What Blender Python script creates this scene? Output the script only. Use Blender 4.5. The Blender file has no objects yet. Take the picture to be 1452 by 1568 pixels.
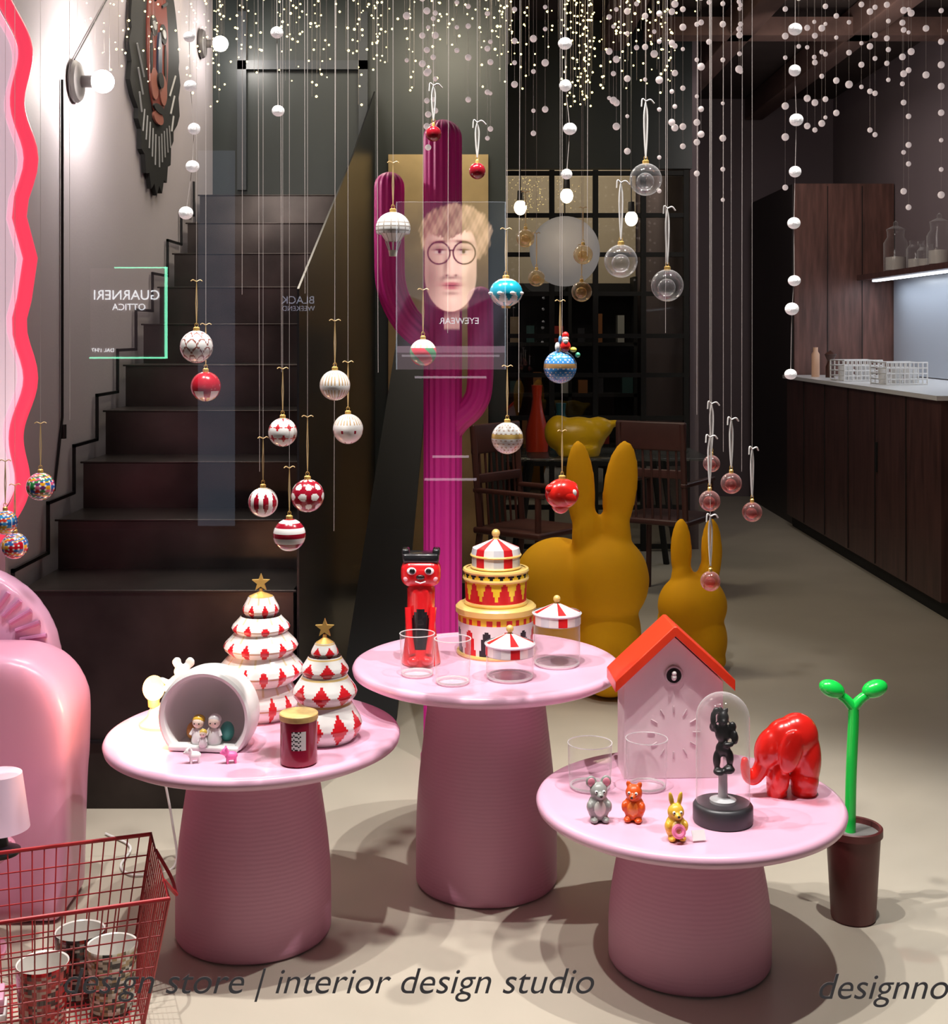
import bpy, bmesh, math, random
from mathutils import Vector, Matrix, Euler
random.seed(7)
S=bpy.context.scene
S.view_settings.view_transform='Standard'
pi=math.pi
def C(r,g,b):
    f=lambda x:(x/255/12.92) if x/255<=.04045 else ((x/255+.055)/1.055)**2.4
    return (f(r),f(g),f(b))
# ---------------------------------------------------------------- materials
def M(name,col,rough=.5,metal=0,es=0,ecol=None,noise=0,ns=6,bump=0,bs=40,coat=0,trans=0,vc=False,stretch=None,spec=None,samp=False):
    m=bpy.data.materials.new(name);m.use_nodes=True;n=m.node_tree.nodes;l=m.node_tree.links
    p=n['Principled BSDF'];p.inputs['Roughness'].default_value=rough;p.inputs['Metallic'].default_value=metal
    p.inputs['Base Color'].default_value=(*col,1);p.inputs['Coat Weight'].default_value=coat
    p.inputs['Transmission Weight'].default_value=trans
    if spec is not None:p.inputs['Specular IOR Level'].default_value=spec
    tc=n.new('ShaderNodeTexCoord');mp=n.new('ShaderNodeMapping');l.new(tc.outputs['Object'],mp.inputs['Vector'])
    if stretch:mp.inputs['Scale'].default_value=stretch
    if vc:
        a=n.new('ShaderNodeAttribute');a.attribute_name='Col';l.new(a.outputs['Color'],p.inputs['Base Color'])
        if es:l.new(a.outputs['Color'],p.inputs['Emission Color'])
    elif noise:
        t=n.new('ShaderNodeTexNoise');t.inputs['Scale'].default_value=ns;t.inputs['Detail'].default_value=5
        l.new(mp.outputs[0],t.inputs['Vector'])
        r=n.new('ShaderNodeValToRGB');r.color_ramp.elements[0].position=.3;r.color_ramp.elements[1].position=.7
        r.color_ramp.elements[0].color=(*[c*(1-noise) for c in col],1);r.color_ramp.elements[1].color=(*[min(1,c*(1+noise)) for c in col],1)
        l.new(t.outputs['Fac'],r.inputs[0]);l.new(r.outputs[0],p.inputs['Base Color'])
    if bump:
        t=n.new('ShaderNodeTexNoise');t.inputs['Scale'].default_value=bs;l.new(mp.outputs[0],t.inputs['Vector'])
        b=n.new('ShaderNodeBump');b.inputs['Strength'].default_value=bump;b.inputs['Distance'].default_value=.01
        l.new(t.outputs['Fac'],b.inputs['Height']);l.new(b.outputs[0],p.inputs['Normal'])
    if es:
        p.inputs['Emission Strength'].default_value=es
        if not vc:p.inputs['Emission Color'].default_value=(*(ecol or col),1)
        if not samp:
            try:m.cycles.emission_sampling='NONE'
            except Exception:pass
    return m
def thin_glass(name,tint=(1,1,1),refl=.06,edge=.5,rough=0.0,highlight_mix=0.0,pw_=2.5):
    m=bpy.data.materials.new(name);m.use_nodes=True;n=m.node_tree.nodes;l=m.node_tree.links
    n.remove(n['Principled BSDF']);o=n['Material Output']
    t=n.new('ShaderNodeBsdfTransparent');t.inputs[0].default_value=(*tint,1)
    g=n.new('ShaderNodeBsdfGlossy');g.inputs['Roughness'].default_value=rough
    gs=g.outputs[0]
    if highlight_mix:
        d=n.new('ShaderNodeBsdfDiffuse');d.inputs[0].default_value=(*[.35+.6*c*c for c in tint],1)  # pale diffuse mixed in to imitate highlights on glass edges
        m2=n.new('ShaderNodeMixShader');m2.inputs[0].default_value=highlight_mix;l.new(g.outputs[0],m2.inputs[1]);l.new(d.outputs[0],m2.inputs[2]);gs=m2.outputs[0]
    mx=n.new('ShaderNodeMixShader');l.new(t.outputs[0],mx.inputs[1]);l.new(gs,mx.inputs[2])
    if edge:
        w=n.new('ShaderNodeLayerWeight');w.inputs[0].default_value=.35
        k=n.new('ShaderNodeMath');k.operation='MULTIPLY_ADD';k.inputs[1].default_value=edge;k.inputs[2].default_value=refl
        pw=n.new('ShaderNodeMath');pw.operation='POWER';pw.inputs[1].default_value=pw_
        l.new(w.outputs['Facing'],pw.inputs[0]);l.new(pw.outputs[0],k.inputs[0]);l.new(k.outputs[0],mx.inputs[0])
    else: mx.inputs[0].default_value=refl
    l.new(mx.outputs[0],o.inputs[0]);return m
# ---------------------------------------------------------------- mesh builder
def smoothpts(P,n=6):
    P=[Vector(p) for p in P];Q=[P[0]*2-P[1]]+P+[P[-1]*2-P[-2]];out=[]
    for i in range(1,len(Q)-2):
        a,b,c,d=Q[i-1:i+3]
        for k in range(n):
            t=k/n;out.append(.5*((2*b)+(c-a)*t+(2*a-5*b+4*c-d)*t*t+(3*b-a-3*c+d)*t**3))
    out.append(P[-1]);return out
class MB:
    def __init__(s):s.v=[];s.f=[];s.m=[];s.c=[]
    def add(s,vs,fs,mi=0,T=None,cols=None,col=(1,1,1)):
        o=len(s.v)
        s.v+=[tuple(T@Vector(v)) if T else tuple(v) for v in vs]
        for i,f in enumerate(fs):
            s.f.append([o+k for k in f]);s.m.append(mi);s.c.append(cols[i] if cols else col)
        return s
    def box(s,c,sz,mi=0,T=None,bev=0,seg=3,col=(1,1,1)):
        bm=bmesh.new();bmesh.ops.create_cube(bm,size=1)
        for v in bm.verts:v.co=Vector((v.co.x*sz[0],v.co.y*sz[1],v.co.z*sz[2]))
        if bev:bmesh.ops.bevel(bm,geom=bm.edges[:],offset=bev,segments=seg,profile=.5,affect='EDGES')
        bm.verts.index_update()
        vs=[v.co+Vector(c) for v in bm.verts];fs=[[v.index for v in f.verts] for f in bm.faces];bm.free()
        return s.add(vs,fs,mi,T,col=col)
    def lathe(s,prof,seg=48,mi=0,T=None,colf=None,c=(0,0,0),col=(1,1,1),ribs=0,amp=0):
        vs=[];fs=[];cols=[];rings=[];n=len(prof)
        for r,z in prof:
            if r<1e-6:rings.append([len(vs)]);vs.append((c[0],c[1],c[2]+z))
            else:
                ri=[]
                for k in range(seg):
                    th=2*pi*k/seg;rr=r*(1+amp*math.cos(ribs*th)) if ribs else r
                    ri.append(len(vs));vs.append((c[0]+rr*math.cos(th),c[1]+rr*math.sin(th),c[2]+z))
                rings.append(ri)
        for i in range(n-1):
            a,b=rings[i],rings[i+1]
            if len(a)==1 and len(b)==1:continue
            zc=(prof[i][1]+prof[i+1][1])/2
            for k in range(seg):
                k2=(k+1)%seg
                if len(a)==1:fs.append([a[0],b[k2],b[k]])
                elif len(b)==1:fs.append([a[k],a[k2],b[0]])
                else:fs.append([a[k],a[k2],b[k2],b[k]])
                cols.append(colf(2*pi*(k+.5)/seg,zc,(i+.5)/(n-1)) if colf else col)
        return s.add(vs,fs,mi,T,cols)
    def sph(s,c,r,mi=0,seg=24,rings=14,T=None,colf=None,col=(1,1,1),rot=None):
        if not hasattr(r,'__len__'):r=(r,r,r)
        T2=Matrix.Translation(c)@(Euler(rot).to_matrix().to_4x4() if rot else Matrix())@Matrix.Diagonal((r[0],r[1],r[2],1))
        if T:T2=T@T2
        prof=[(max(0,math.sin(pi*i/rings)) if 0<i<rings else 0,-math.cos(pi*i/rings)) for i in range(rings+1)]
        return s.lathe(prof,seg,mi,T2,colf,col=col)
    def tube(s,P,r,seg=8,mi=0,T=None,ribs=0,amp=0,closed=False,col=(1,1,1)):
        P=[Vector(p) for p in P];n=len(P)
        R=r if hasattr(r,'__len__') else [r]*n
        vs=[];fs=[];nrm=None
        for i in range(n):
            if closed:t=(P[(i+1)%n]-P[i-1]).normalized()
            else:t=(P[min(i+1,n-1)]-P[max(i-1,0)]).normalized()
            if nrm is None:
                a=Vector((0,0,1)) if abs(t.z)<.9 else Vector((1,0,0));nrm=t.cross(a).normalized()
            else:
                nrm=(nrm-t*nrm.dot(t)).normalized()
            b=t.cross(nrm)
            for k in range(seg):
                th=2*pi*k/seg;rr=R[i]*(1+amp*math.cos(ribs*th) if ribs else 1)
                vs.append(P[i]+(nrm*math.cos(th)+b*math.sin(th))*rr)
        for i in range(n if closed else n-1):
            j=(i+1)%n
            for k in range(seg):
                k2=(k+1)%seg;fs.append([i*seg+k,i*seg+k2,j*seg+k2,j*seg+k])
        if not closed:fs.append(list(range(seg))[::-1]);fs.append([(n-1)*seg+k for k in range(seg)])
        return s.add(vs,fs,mi,T,col=col)
    def prism(s,pts,ax,a,b,mi=0,T=None,col=(1,1,1)):
        n=len(pts)
        def mk(p,h):
            if ax=='x':return (h,p[0],p[1])
            if ax=='y':return (p[0],h,p[1])
            return (p[0],p[1],h)
        vs=[mk(p,a) for p in pts]+[mk(p,b) for p in pts]
        fs=[list(range(n))[::-1],[n+k for k in range(n)]]+[[k,(k+1)%n,n+(k+1)%n,n+k] for k in range(n)]
        return s.add(vs,fs,mi,T,col=col)
    def obj(s,name,mats,loc=(0,0,0),rz=0,parent=None,sharp=38,remesh=0,bevel=0,smooth=6):
        me=bpy.data.meshes.new(name);me.from_pydata(s.v,[],s.f)
        if not hasattr(mats,'__len__'):mats=[mats]
        for m in mats:me.materials.append(m)
        me.polygons.foreach_set('material_index',s.m)
        bm=bmesh.new();bm.from_mesh(me);bmesh.ops.recalc_face_normals(bm,faces=bm.faces[:]);bm.to_mesh(me);bm.free()
        me.polygons.foreach_set('use_smooth',[True]*len(me.polygons))
        if any(c!=(1,1,1) for c in s.c):
            at=me.color_attributes.new(name='Col',type='FLOAT_COLOR',domain='CORNER');d=[]
            for p in me.polygons:
                c=s.c[p.index]
                for _ in range(p.loop_total):d+=[c[0],c[1],c[2],1]
            at.data.foreach_set('color',d)
        if not remesh:me.set_sharp_from_angle(angle=math.radians(sharp))
        o=bpy.data.objects.new(name,me);S.collection.objects.link(o);o.location=loc;o.rotation_euler=(0,0,rz)
        if parent:o.parent=parent
        if bevel:
            b=o.modifiers.new('bev','BEVEL');b.width=bevel;b.segments=3;b.limit_method='ANGLE'
        if remesh:
            r=o.modifiers.new('rm','REMESH');r.mode='VOXEL';r.voxel_size=remesh;r.use_smooth_shade=True
            q=o.modifiers.new('sm','SMOOTH');q.factor=.5;q.iterations=smooth
        return o
def empty(name,loc,rz=0):
    o=bpy.data.objects.new(name,None);o.empty_display_size=.05;o.location=loc;o.rotation_euler=(0,0,rz);S.collection.objects.link(o);return o
def text(body,size,mat,name,loc,rot,parent=None,shear=0,align='LEFT',ext=.0006,width=None,off=0):
    c=bpy.data.curves.new(name,'FONT');c.body=body;c.size=size;c.shear=shear;c.align_x=align;c.extrude=ext;c.offset=off
    o=bpy.data.objects.new('tmp',c);S.collection.objects.link(o);bpy.context.view_layer.update()
    me=bpy.data.meshes.new_from_object(o.evaluated_get(bpy.context.evaluated_depsgraph_get()))
    bpy.data.objects.remove(o)
    k=1
    if width:
        xs=[v.co.x for v in me.vertices];k=width/(max(xs)-min(xs))
        for v in me.vertices:v.co.x*=k;v.co.y*=k
    me.materials.clear();me.materials.append(mat)
    o=bpy.data.objects.new(name,me);S.collection.objects.link(o);o.location=loc;o.rotation_euler=rot
    if parent:o.parent=parent
    return o,k
# ---------------------------------------------------------------- palette
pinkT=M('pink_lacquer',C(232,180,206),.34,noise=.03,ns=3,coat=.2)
def pink_base():
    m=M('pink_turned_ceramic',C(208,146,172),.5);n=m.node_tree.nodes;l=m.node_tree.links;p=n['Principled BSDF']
    tc=n.new('ShaderNodeTexCoord');w=n.new('ShaderNodeTexWave');w.bands_direction='Z';w.inputs['Scale'].default_value=30;w.inputs['Distortion'].default_value=2.5;w.inputs['Detail'].default_value=3
    l.new(tc.outputs['Object'],w.inputs['Vector']);b=n.new('ShaderNodeBump');b.inputs['Strength'].default_value=.07;b.inputs['Distance'].default_value=.003
    l.new(w.outputs['Fac'],b.inputs['Height']);l.new(b.outputs[0],p.inputs['Normal']);return m
pinkB=pink_base()
VC=M('glazed_pattern',(1,1,1),.2,vc=True,coat=.4)
VCm=M('painted_tin',(1,1,1),.3,vc=True,metal=.15)
white=M('white_plastic',(.8,.79,.78),.3)
whiteM=M('white_matte',(.75,.74,.73),.6)
red=M('red_gloss',(.78,.018,.012),.24,coat=.4)
redO=M('orange_red_roof',(.85,.05,.015),.3)
gold=M('gold_metal',(.85,.55,.16),.35,metal=.6)
black=M('black_plastic',(.01,.01,.011),.35)
blackM=M('black_matte',(.006,.006,.006),.7)
glass=thin_glass('clear_glass',(.975,.975,.975),.035,.85,.06,.6,2.2)
rimG=thin_glass('glass_rim_highlight',(.95,.95,.95),.55,0,.1,.8)  # whitish rim colour stands in for bright rim highlights
glassB=thin_glass('bauble_glass',(.95,.95,.96),.08,.9,.07,.3,2.2)
glassBP=thin_glass('pink_bauble_glass',(.92,.56,.54),.12,.8,.07,.4,1.9)
amber=thin_glass('amber_glass',(.95,.84,.62),.1,.8,.06,.45,1.9)
paneG=thin_glass('interior_pane',(.9,.9,.9),.05,0)
thread=M('nylon_thread',(.5,.45,.43),.4)
cord=M('gold_cord',(.65,.45,.2),.4)
ribbonM=M('white_ribbon',(.8,.78,.76),.5)
floorM=M('resin_floor',C(190,182,166),.4,noise=.07,ns=2.2,bump=.03,bs=12)
wallM=M('wall_paint',C(178,170,176),.7,noise=.03,ns=3,bump=.05,bs=90)
wallG=M('grey_mauve_paint',C(126,112,116),.75,noise=.05,ns=2)
ceilM=M('dark_ceiling',C(72,60,56),.8,noise=.15,ns=3)
beamM=M('beam_wood',C(112,86,78),.7,noise=.25,ns=8,stretch=(1,.15,1))
steel=M('blackened_steel',C(60,54,52),.3,metal=.75,noise=.5,ns=4,bump=.06,bs=8)
steelD=M('black_steel',C(20,20,23),.3,metal=.3,noise=.3,ns=4)
bronze=M('bronze_sheet',C(176,154,112),.42,metal=.7,noise=.3,ns=3)
dark=M('dark_panel',C(36,44,44),.4,noise=.2,ns=2)
walnut=M('walnut_wood',C(104,70,62),.45,noise=.4,ns=9,stretch=(3,3,.35))
walnutD=M('dark_walnut_wood',C(78,50,46),.4,noise=.4,ns=9,stretch=(3,3,.35))
magenta=M('magenta_foam',C(214,42,150),.45)
ochre=M('ochre_velvet',C(246,178,6),.8,spec=.3)
green=M('green_plastic',(.01,.68,.08),.25,coat=.3)
brownP=M('brown_pot',C(96,42,42),.45,noise=.08,ns=5)
pinkC=M('pink_plastic',C(234,166,196),.35,coat=.2)
redwire=M('red_wire',C(176,40,46),.35)
# ---------------------------------------------------------------- room
MB().box((.55,7.2,-.05),(5.6,9.8,.1)).obj('floor',floorM)
MB().box((.55,-1.5,-.07),(9,7.6,.1)).obj('pavement',M('pavement_stone',(.04,.04,.042),.7,noise=.2))
MB().box((.55,7.2,3.7),(5.6,9.8,.1),0).obj('ceiling',ceilM)
b=MB()
for x in (.95,1.75,2.55):b.box((x,7.2,3.54),(.16,9.4,.2),0,bev=.01)
b.box((2.2,8.6,3.5),(2.15,.18,.12))
b.obj('trim_1',beamM)
MB().box((3.35,7.2,1.85),(.1,9.8,3.7)).obj('wall_right',wallG)
MB().box((.55,12.05,1.85),(5.5,.1,3.7)).obj('wall_back',wallG)
MB().box((-1.52,5.72,1.82),(.1,3.25,3.65)).obj('wall_left',wallM)
MB().box((-1.885,4.1,1.82),(.63,.1,3.65)).obj('wall_left_return',wallM)
MB().box((-2.25,3.22,1.82),(.1,1.85,3.65)).obj('wall_left_front',wallM)
MB().box((-.65,7.4,1.82),(1.66,.1,3.65),0).obj('wall_stairwell',dark)
MB().box((.83,9.02,3.14),(1.34,.08,1.02)).obj('wall_bulkhead',dark)
MB().box((1.53,10.52,1.82),(.06,2.9,3.65)).obj('wall_partition',wallG)
MB().box((-.2,7.33,1.3),(.56,.03,2.4)).obj('bronze_wall_cladding',bronze)
b=MB();fr=M('grey_door_frame',C(50,56,62),.4)
for x in (-1.3,-.62):b.box((x,7.325,2.8),(.05,.04,1.0))
b.box((-.96,7.325,3.0),(.73,.04,.05));b.obj('door_1',fr)
MB().box((-1.459,4.72,.05),(.02,1.2,.1)).obj('baseboard_left',wallM)
# ---------------------------------------------------------------- staircase
b=MB()
P=[(4.12,0),(4.12,.69)]
for n in range(1,10):
    yy=4.2+.29*n;zz=.69+.17*n;P+= [(yy,zz-.17),(yy,zz)]
P+=[(7.3,.69+.17*9),(7.3,0)]
b.prism(P,'x',-1.43,-.57,0)
for n in range(0,10):
    yy=(4.12 if n==0 else 4.2+.29*n);zz=.69+.17*n
    b.box((-1,yy-.002,zz-.003),(.88,.01,.007),0,bev=.002)
b.box((-1,4.11,.215),(.86,.012,.008),1)
sk=[(-1.455,4.12,.02),(-1.455,4.12,.75)]
for n in range(1,10):
    yy=4.2+.29*n-.03;zz=.75+.17*n;sk+=[(-1.455,yy,zz-.17),(-1.455,yy,zz)]
for p,q in zip(sk[:-1],sk[1:]):
    p=Vector(p);q=Vector(q);m=(p+q)/2;b.box(m,(.01,abs(p.y-q.y)+.012,abs(p.z-q.z)+.012),1)
b.obj('staircase',[steel,steelD],sharp=30)
b=MB();b.prism([(4.13,0),(4.13,1.64),(6.0,2.32),(7.3,2.85),(7.3,0)],'x',-.56,-.553)
b.obj('stair_side_panel',steelD)
b=MB();b.add([(-.53,5.0,.0),(-.30,5.0,.0),(-.30,5.1,.0),(-.53,5.1,.0),(-.36,6.2,1.52),(-.2,6.2,1.52),(-.2,6.3,1.52),(-.36,6.3,1.52)],[[0,1,5,4],[1,2,6,5],[2,3,7,6],[3,0,4,7],[4,5,6,7],[3,2,1,0]])
b.obj('black_sloped_stringer',blackM)
# ---------------------------------------------------------------- glazed partition and back room
b=MB()
for x in (.20,.536,.837,1.166,1.46):b.box((x,9,1.31),(.035,.05,2.62))
for z in (2.6,2.31,2.04,1.77,1.48,1.21,.915,.6,.3,.03):b.box((.83,9,z),(1.28,.04,.03))
b.box((.83,9.0,1.3),(1.26,.004,2.55),1)
b.obj('window_2',[blackM,paneG])
MB().box((.83,11.97,1.8),(1.3,.03,3.0)).obj('cream_wall_panel',M('cream_paint',C(220,205,180),.7))
b=MB()
for k in range(4):b.box((.85,11.7,.5+k*.45),(1.2,.3,.03))
b.box((.85,11.84,1.0),(1.2,.02,1.9))
for x in (.27,.85,1.43):b.box((x,11.7,1.0),(.03,.3,2.0))
for k in range(3):
    x=.32
    while x<1.36:
        h=random.uniform(.1,.26);w=random.uniform(.04,.1)
        c=random.choice([C(170,60,54),C(150,130,104),C(60,90,90),C(60,60,65),C(150,100,64),C(180,180,174)])
        b.box((x+w/2,11.65,.517+k*.45+h/2),(w,.16,h),1,col=c);x+=w+random.uniform(.05,.2)
b.obj('display_bookcase',[blackM,VC])
# ---------------------------------------------------------------- kitchen
b=MB()
b.box((2.86,8.5,.62),(.84,3.36,1.06),0);b.box((2.87,8.5,.05),(.78,3.34,.1),2)
b.box((2.85,8.5,1.16),(.88,3.4,.025),1)
for k in range(1,6):b.box((2.438,6.8+k*.57,.62),(.006,.008,1.04),2)
b.box((2.435,7.9,.75),(.012,.02,.18),2)
b.obj('kitchen_counter',[walnutD,M('white_countertop',(.75,.75,.76),.25),blackM])
b=MB();b.box((2.9,10.98,1.35),(.78,1.5,2.64),0);b.box((2.9,10.98,.015),(.78,1.5,.03),1)
for x in (2.77,3.04):b.box((x,10.228,1.9),(.005,.006,1.5),1)
b.obj('tall_kitchen_cabinet',[walnut,blackM])
MB().box((2.503,11.0,1.335),(.01,1.5,2.67)).obj('cabinet_side_panel',M('very_dark_wood',C(34,28,28),.5,noise=.2))
MB().box((3.288,8.5,1.56),(.02,3.4,.76)).obj('kitchen_backsplash',M('light_backsplash',C(180,188,200),.3))
MB().box((3.14,8.6,1.93),(.3,3.2,.04)).obj('wall_shelf',walnutD)
b=MB();b.box((3.1,8.6,1.902),(.04,3.0,.012));b.obj('led_strip_lamp',M('led',(1,1,1),es=5,ecol=(.82,.9,1)))
for x,y,r,h,lid in ((3.1,9.6,.085,.3,1),(3.12,9.2,.07,.2,0),(3.1,8.95,.06,.16,0),(3.1,8.7,.08,.28,1)):
    b=MB();b.lathe([(0,.004),(r,.004),(r*1.02,h*.7),(r*.7,h*.85),(r*.75,h)],24,0)
    b.lathe([(0,.01),(r*.85,.01),(r*.85,h*.35),(0,h*.38)],16,1)
    if lid:b.lathe([(r*.78,h),(r*.78,h*1.04),(r*.2,h*1.12),(r*.2,h*1.2),(0,h*1.25)],16,0)
    b.obj('glass_jar',[glass,M('jar_contents',(.5,.46,.42),.6)],(x,y,1.951))
for x,y in ((2.62,8.95),(2.7,8.3)):
    b=MB()
    for k in range(10):
        b.tube([(-.14+.28*k/9,-.1,0),(-.14+.28*k/9,-.1,.14)],.005,5);b.tube([(-.14+.28*k/9,.1,0),(-.14+.28*k/9,.1,.14)],.005,5)
    for h in (0.005,.035,.07,.105,.14):b.tube([(-.14,-.1,h),(.14,-.1,h),(.14,.1,h),(-.14,.1,h)],.005,5,closed=True)
    for q in range(5):b.lathe([(0,.006),(.025,.006),(.03,.1),(.026,.1),(.02,.015)],12,0,c=(-.1+.05*q,random.uniform(-.05,.05),0))
    b.obj('wire_cup_basket',whiteM,(x,y,1.174),.2)
b=MB();b.lathe([(0,0),(.035,0),(.035,.08),(.02,.12),(.045,.17),(.0,.2)],20,0);b.obj('pepper_mill',M('mill_wood',C(70,40,30),.4),(2.62,9.6,1.173))
b=MB();b.lathe([(0,0),(.03,0),(.03,.17),(.018,.19),(.018,.22),(0,.22)],20,0);b.obj('spice_bottle',M('peach_ceramic',C(225,180,150),.4),(2.55,9.75,1.173))
# ---------------------------------------------------------------- dining area
b=MB();b.box((0,0,.74),(1.35,.75,.015),0,bev=.005)
for sx in (-.5,.5):
    for sy in (-.28,.28):b.tube([(sx,sy,0),(sx*.8,sy*.8,.73)],.02,8,1)
b.obj('dining_table',[thin_glass('table_glass',(.8,.84,.82),.12,.4,.05,.1),blackM],(.75,8.2,0))
def chair(loc,rz,m):
    b=MB();b.box((0,0,.45),(.44,.44,.035),0,bev=.012)
    for sx in (-.19,.19):
        b.tube([(sx*1.05,-.2,0),(sx,-.19,.45),(sx,-.19,.66)],.017,8);b.tube([(sx*1.1,.24,0),(sx,.19,.45),(sx,.24,1.0)],.018,8)
        b.box((sx,.0,.66),(.035,.46,.025),bev=.008)
    b.box((0,.23,.93),(.42,.025,.16),bev=.01);b.box((0,.21,.72),(.4,.02,.05),bev=.006)
    for k in range(-3,4):b.tube([(k*.05,.2,.46),(k*.05,.23,.88)],.007,6)
    b.obj('dining_chair',m,loc,rz)
chair((1.1,7.45,0),2.6,M('brown_wood',C(78,48,46),.45,noise=.2));chair((.3,7.0,0),.9,M('brown_wood2',C(84,48,42),.45,noise=.2))
b=MB();b.sph((0,0,.12),(.17,.12,.12));b.sph((.12,0,.17),(.09,.07,.07));b.sph((.19,0,.19),(.07,.03,.025),rot=(0,-.3,0));b.sph((-.12,0,.14),(.09,.1,.11));b.lathe([(0,0),(.13,0),(.14,.06),(0,.06)])
b.obj('yellow_bird_teapot',M('yellow_plastic',C(226,180,20),.35),(.64,8.0,.7485),remesh=.012)
for x,y,h,c in ((.40,8.3,.42,C(205,60,30)),(.56,8.42,.3,C(30,80,90))):
    MB().lathe([(0,0),(.07,0),(.075,h*.3),(.04,h*.6),(.028,h*.8),(.035,h),(.02,h),(0,h*.9)],28).obj('ceramic_bottle_vase',M('vase_glaze',c,.3),(x,y,.7485))
e=empty('globe_pendant_lamp',(.556,8.0,2.0))
MB().sph((0,0,0),.215,seg=40,rings=24).obj('globe',M('opal_glass',C(160,150,142),.5,es=.14,ecol=(1,.93,.88)),parent=e)  # slight emission lightens the unlit globe
MB().tube([(0,0,.21),(0,0,1.65)],.004,6).obj('cable',black,parent=e)
bulbM=M('bulb_glow',(1,.85,.6),es=12,ecol=(1,.82,.55))
for x,z in ((.2485,2.172),(.497,2.235),(.8435,2.1125)):
    e=empty('pendant_bulb_lamp',(x,7.0,z))
    MB().sph((0,0,0),(.034,.034,.04)).obj('bulb',bulbM,parent=e)
    MB().lathe([(0,.09),(.016,.09),(.018,.04),(.014,.03),(0,.03)],16).tube([(0,0,.08),(0,0,3.65-z)],.003,6).obj('socket',black,parent=e)
# ---------------------------------------------------------------- cactus coat stand
b=MB()
def armtube(pts,r,ribs):
    P=smoothpts(pts,6);d=(P[-1]-P[-2]).normalized();e0=P[-1].copy();R=[r]*len(P)
    for k in range(1,8):
        a=pi/2*k/7;P.append(e0+d*r*math.sin(a));R.append(max(.0015,r*math.cos(a)))
    b.tube(P,R,ribs*6,0,ribs=ribs,amp=.04)
armtube([(-.11,0,.03),(-.11,0,.7),(-.11,0,1.4),(-.11,0,2.185)],.066,18)
armtube([(-.11,0,1.38),(-.16,0,1.47),(-.24,0,1.55),(-.29,0,1.66),(-.298,0,1.8),(-.298,0,2.015)],.052,14)
armtube([(-.11,0,1.12),(-.06,0,1.19),(0,0,1.25),(.022,0,1.34),(.022,0,1.62)],.044,12)
b.lathe([(0,0),(.078,0),(.078,.02),(.07,.035),(0,.035)],40,0,c=(-.11,0,0))
b.obj('cactus_coat_stand',magenta,(0,4.6,0))
# ---------------------------------------------------------------- rabbit chairs
b=MB()
def s(c,r,rot=None):b.sph(c,r,seg=32,rings=20,rot=rot)
s((0,0,.48),(.17,.15,.19));s((0,.02,.25),(.14,.15,.2));s((0,.0,.1),(.125,.15,.1))
s((-.2,.1,.45),(.19,.17,.19));s((-.2,.1,.22),(.16,.16,.22));s((-.34,.1,.4),(.06,.06,.06))
s((-.115,0,.86),(.062,.042,.2),(0,-.05,0));s((.05,0,.86),(.072,.042,.2),(0,.12,0));s((-.09,0,.66),(.062,.055,.14));s((.03,0,.66),(.066,.055,.14))
b.obj('rabbit_chair',ochre,(.555,5.4,0),remesh=.012,smooth=10)
b=MB()
s((-.015,0,.29),(.155,.12,.145));s((.03,0,.14),(.11,.11,.15));s((.03,.0,.05),(.105,.11,.06));s((-.06,.08,.2),(.1,.1,.12))
s((-.065,0,.53),(.048,.035,.15));s((.07,0,.53),(.048,.035,.15));s((-.06,0,.41),(.05,.045,.09));s((.055,0,.41),(.05,.045,.09))
b.obj('rabbit_chair',ochre,(.985,5.8,0),remesh=.009,smooth=10)
# ---------------------------------------------------------------- pink pedestal tables
def table(x,y,h):
    R=.367
    pr=[(0,h-.004),(R-.03,h-.003),(R-.012,h),(R-.004,h-.004),(R,h-.012),(R-.003,h-.024),(R-.02,h-.033),(R-.06,h-.038),(.18,h-.048),(.162,h-.055)]
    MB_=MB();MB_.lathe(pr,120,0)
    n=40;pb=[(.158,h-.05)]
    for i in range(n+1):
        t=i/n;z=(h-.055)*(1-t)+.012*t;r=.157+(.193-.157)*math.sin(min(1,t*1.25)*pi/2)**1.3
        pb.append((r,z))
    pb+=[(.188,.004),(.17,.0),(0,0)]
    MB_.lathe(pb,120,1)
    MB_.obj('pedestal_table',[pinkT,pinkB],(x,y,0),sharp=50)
table(-.553,3.28,.503);table(.034,3.584,.60);table(.516,3.13,.39)
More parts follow.
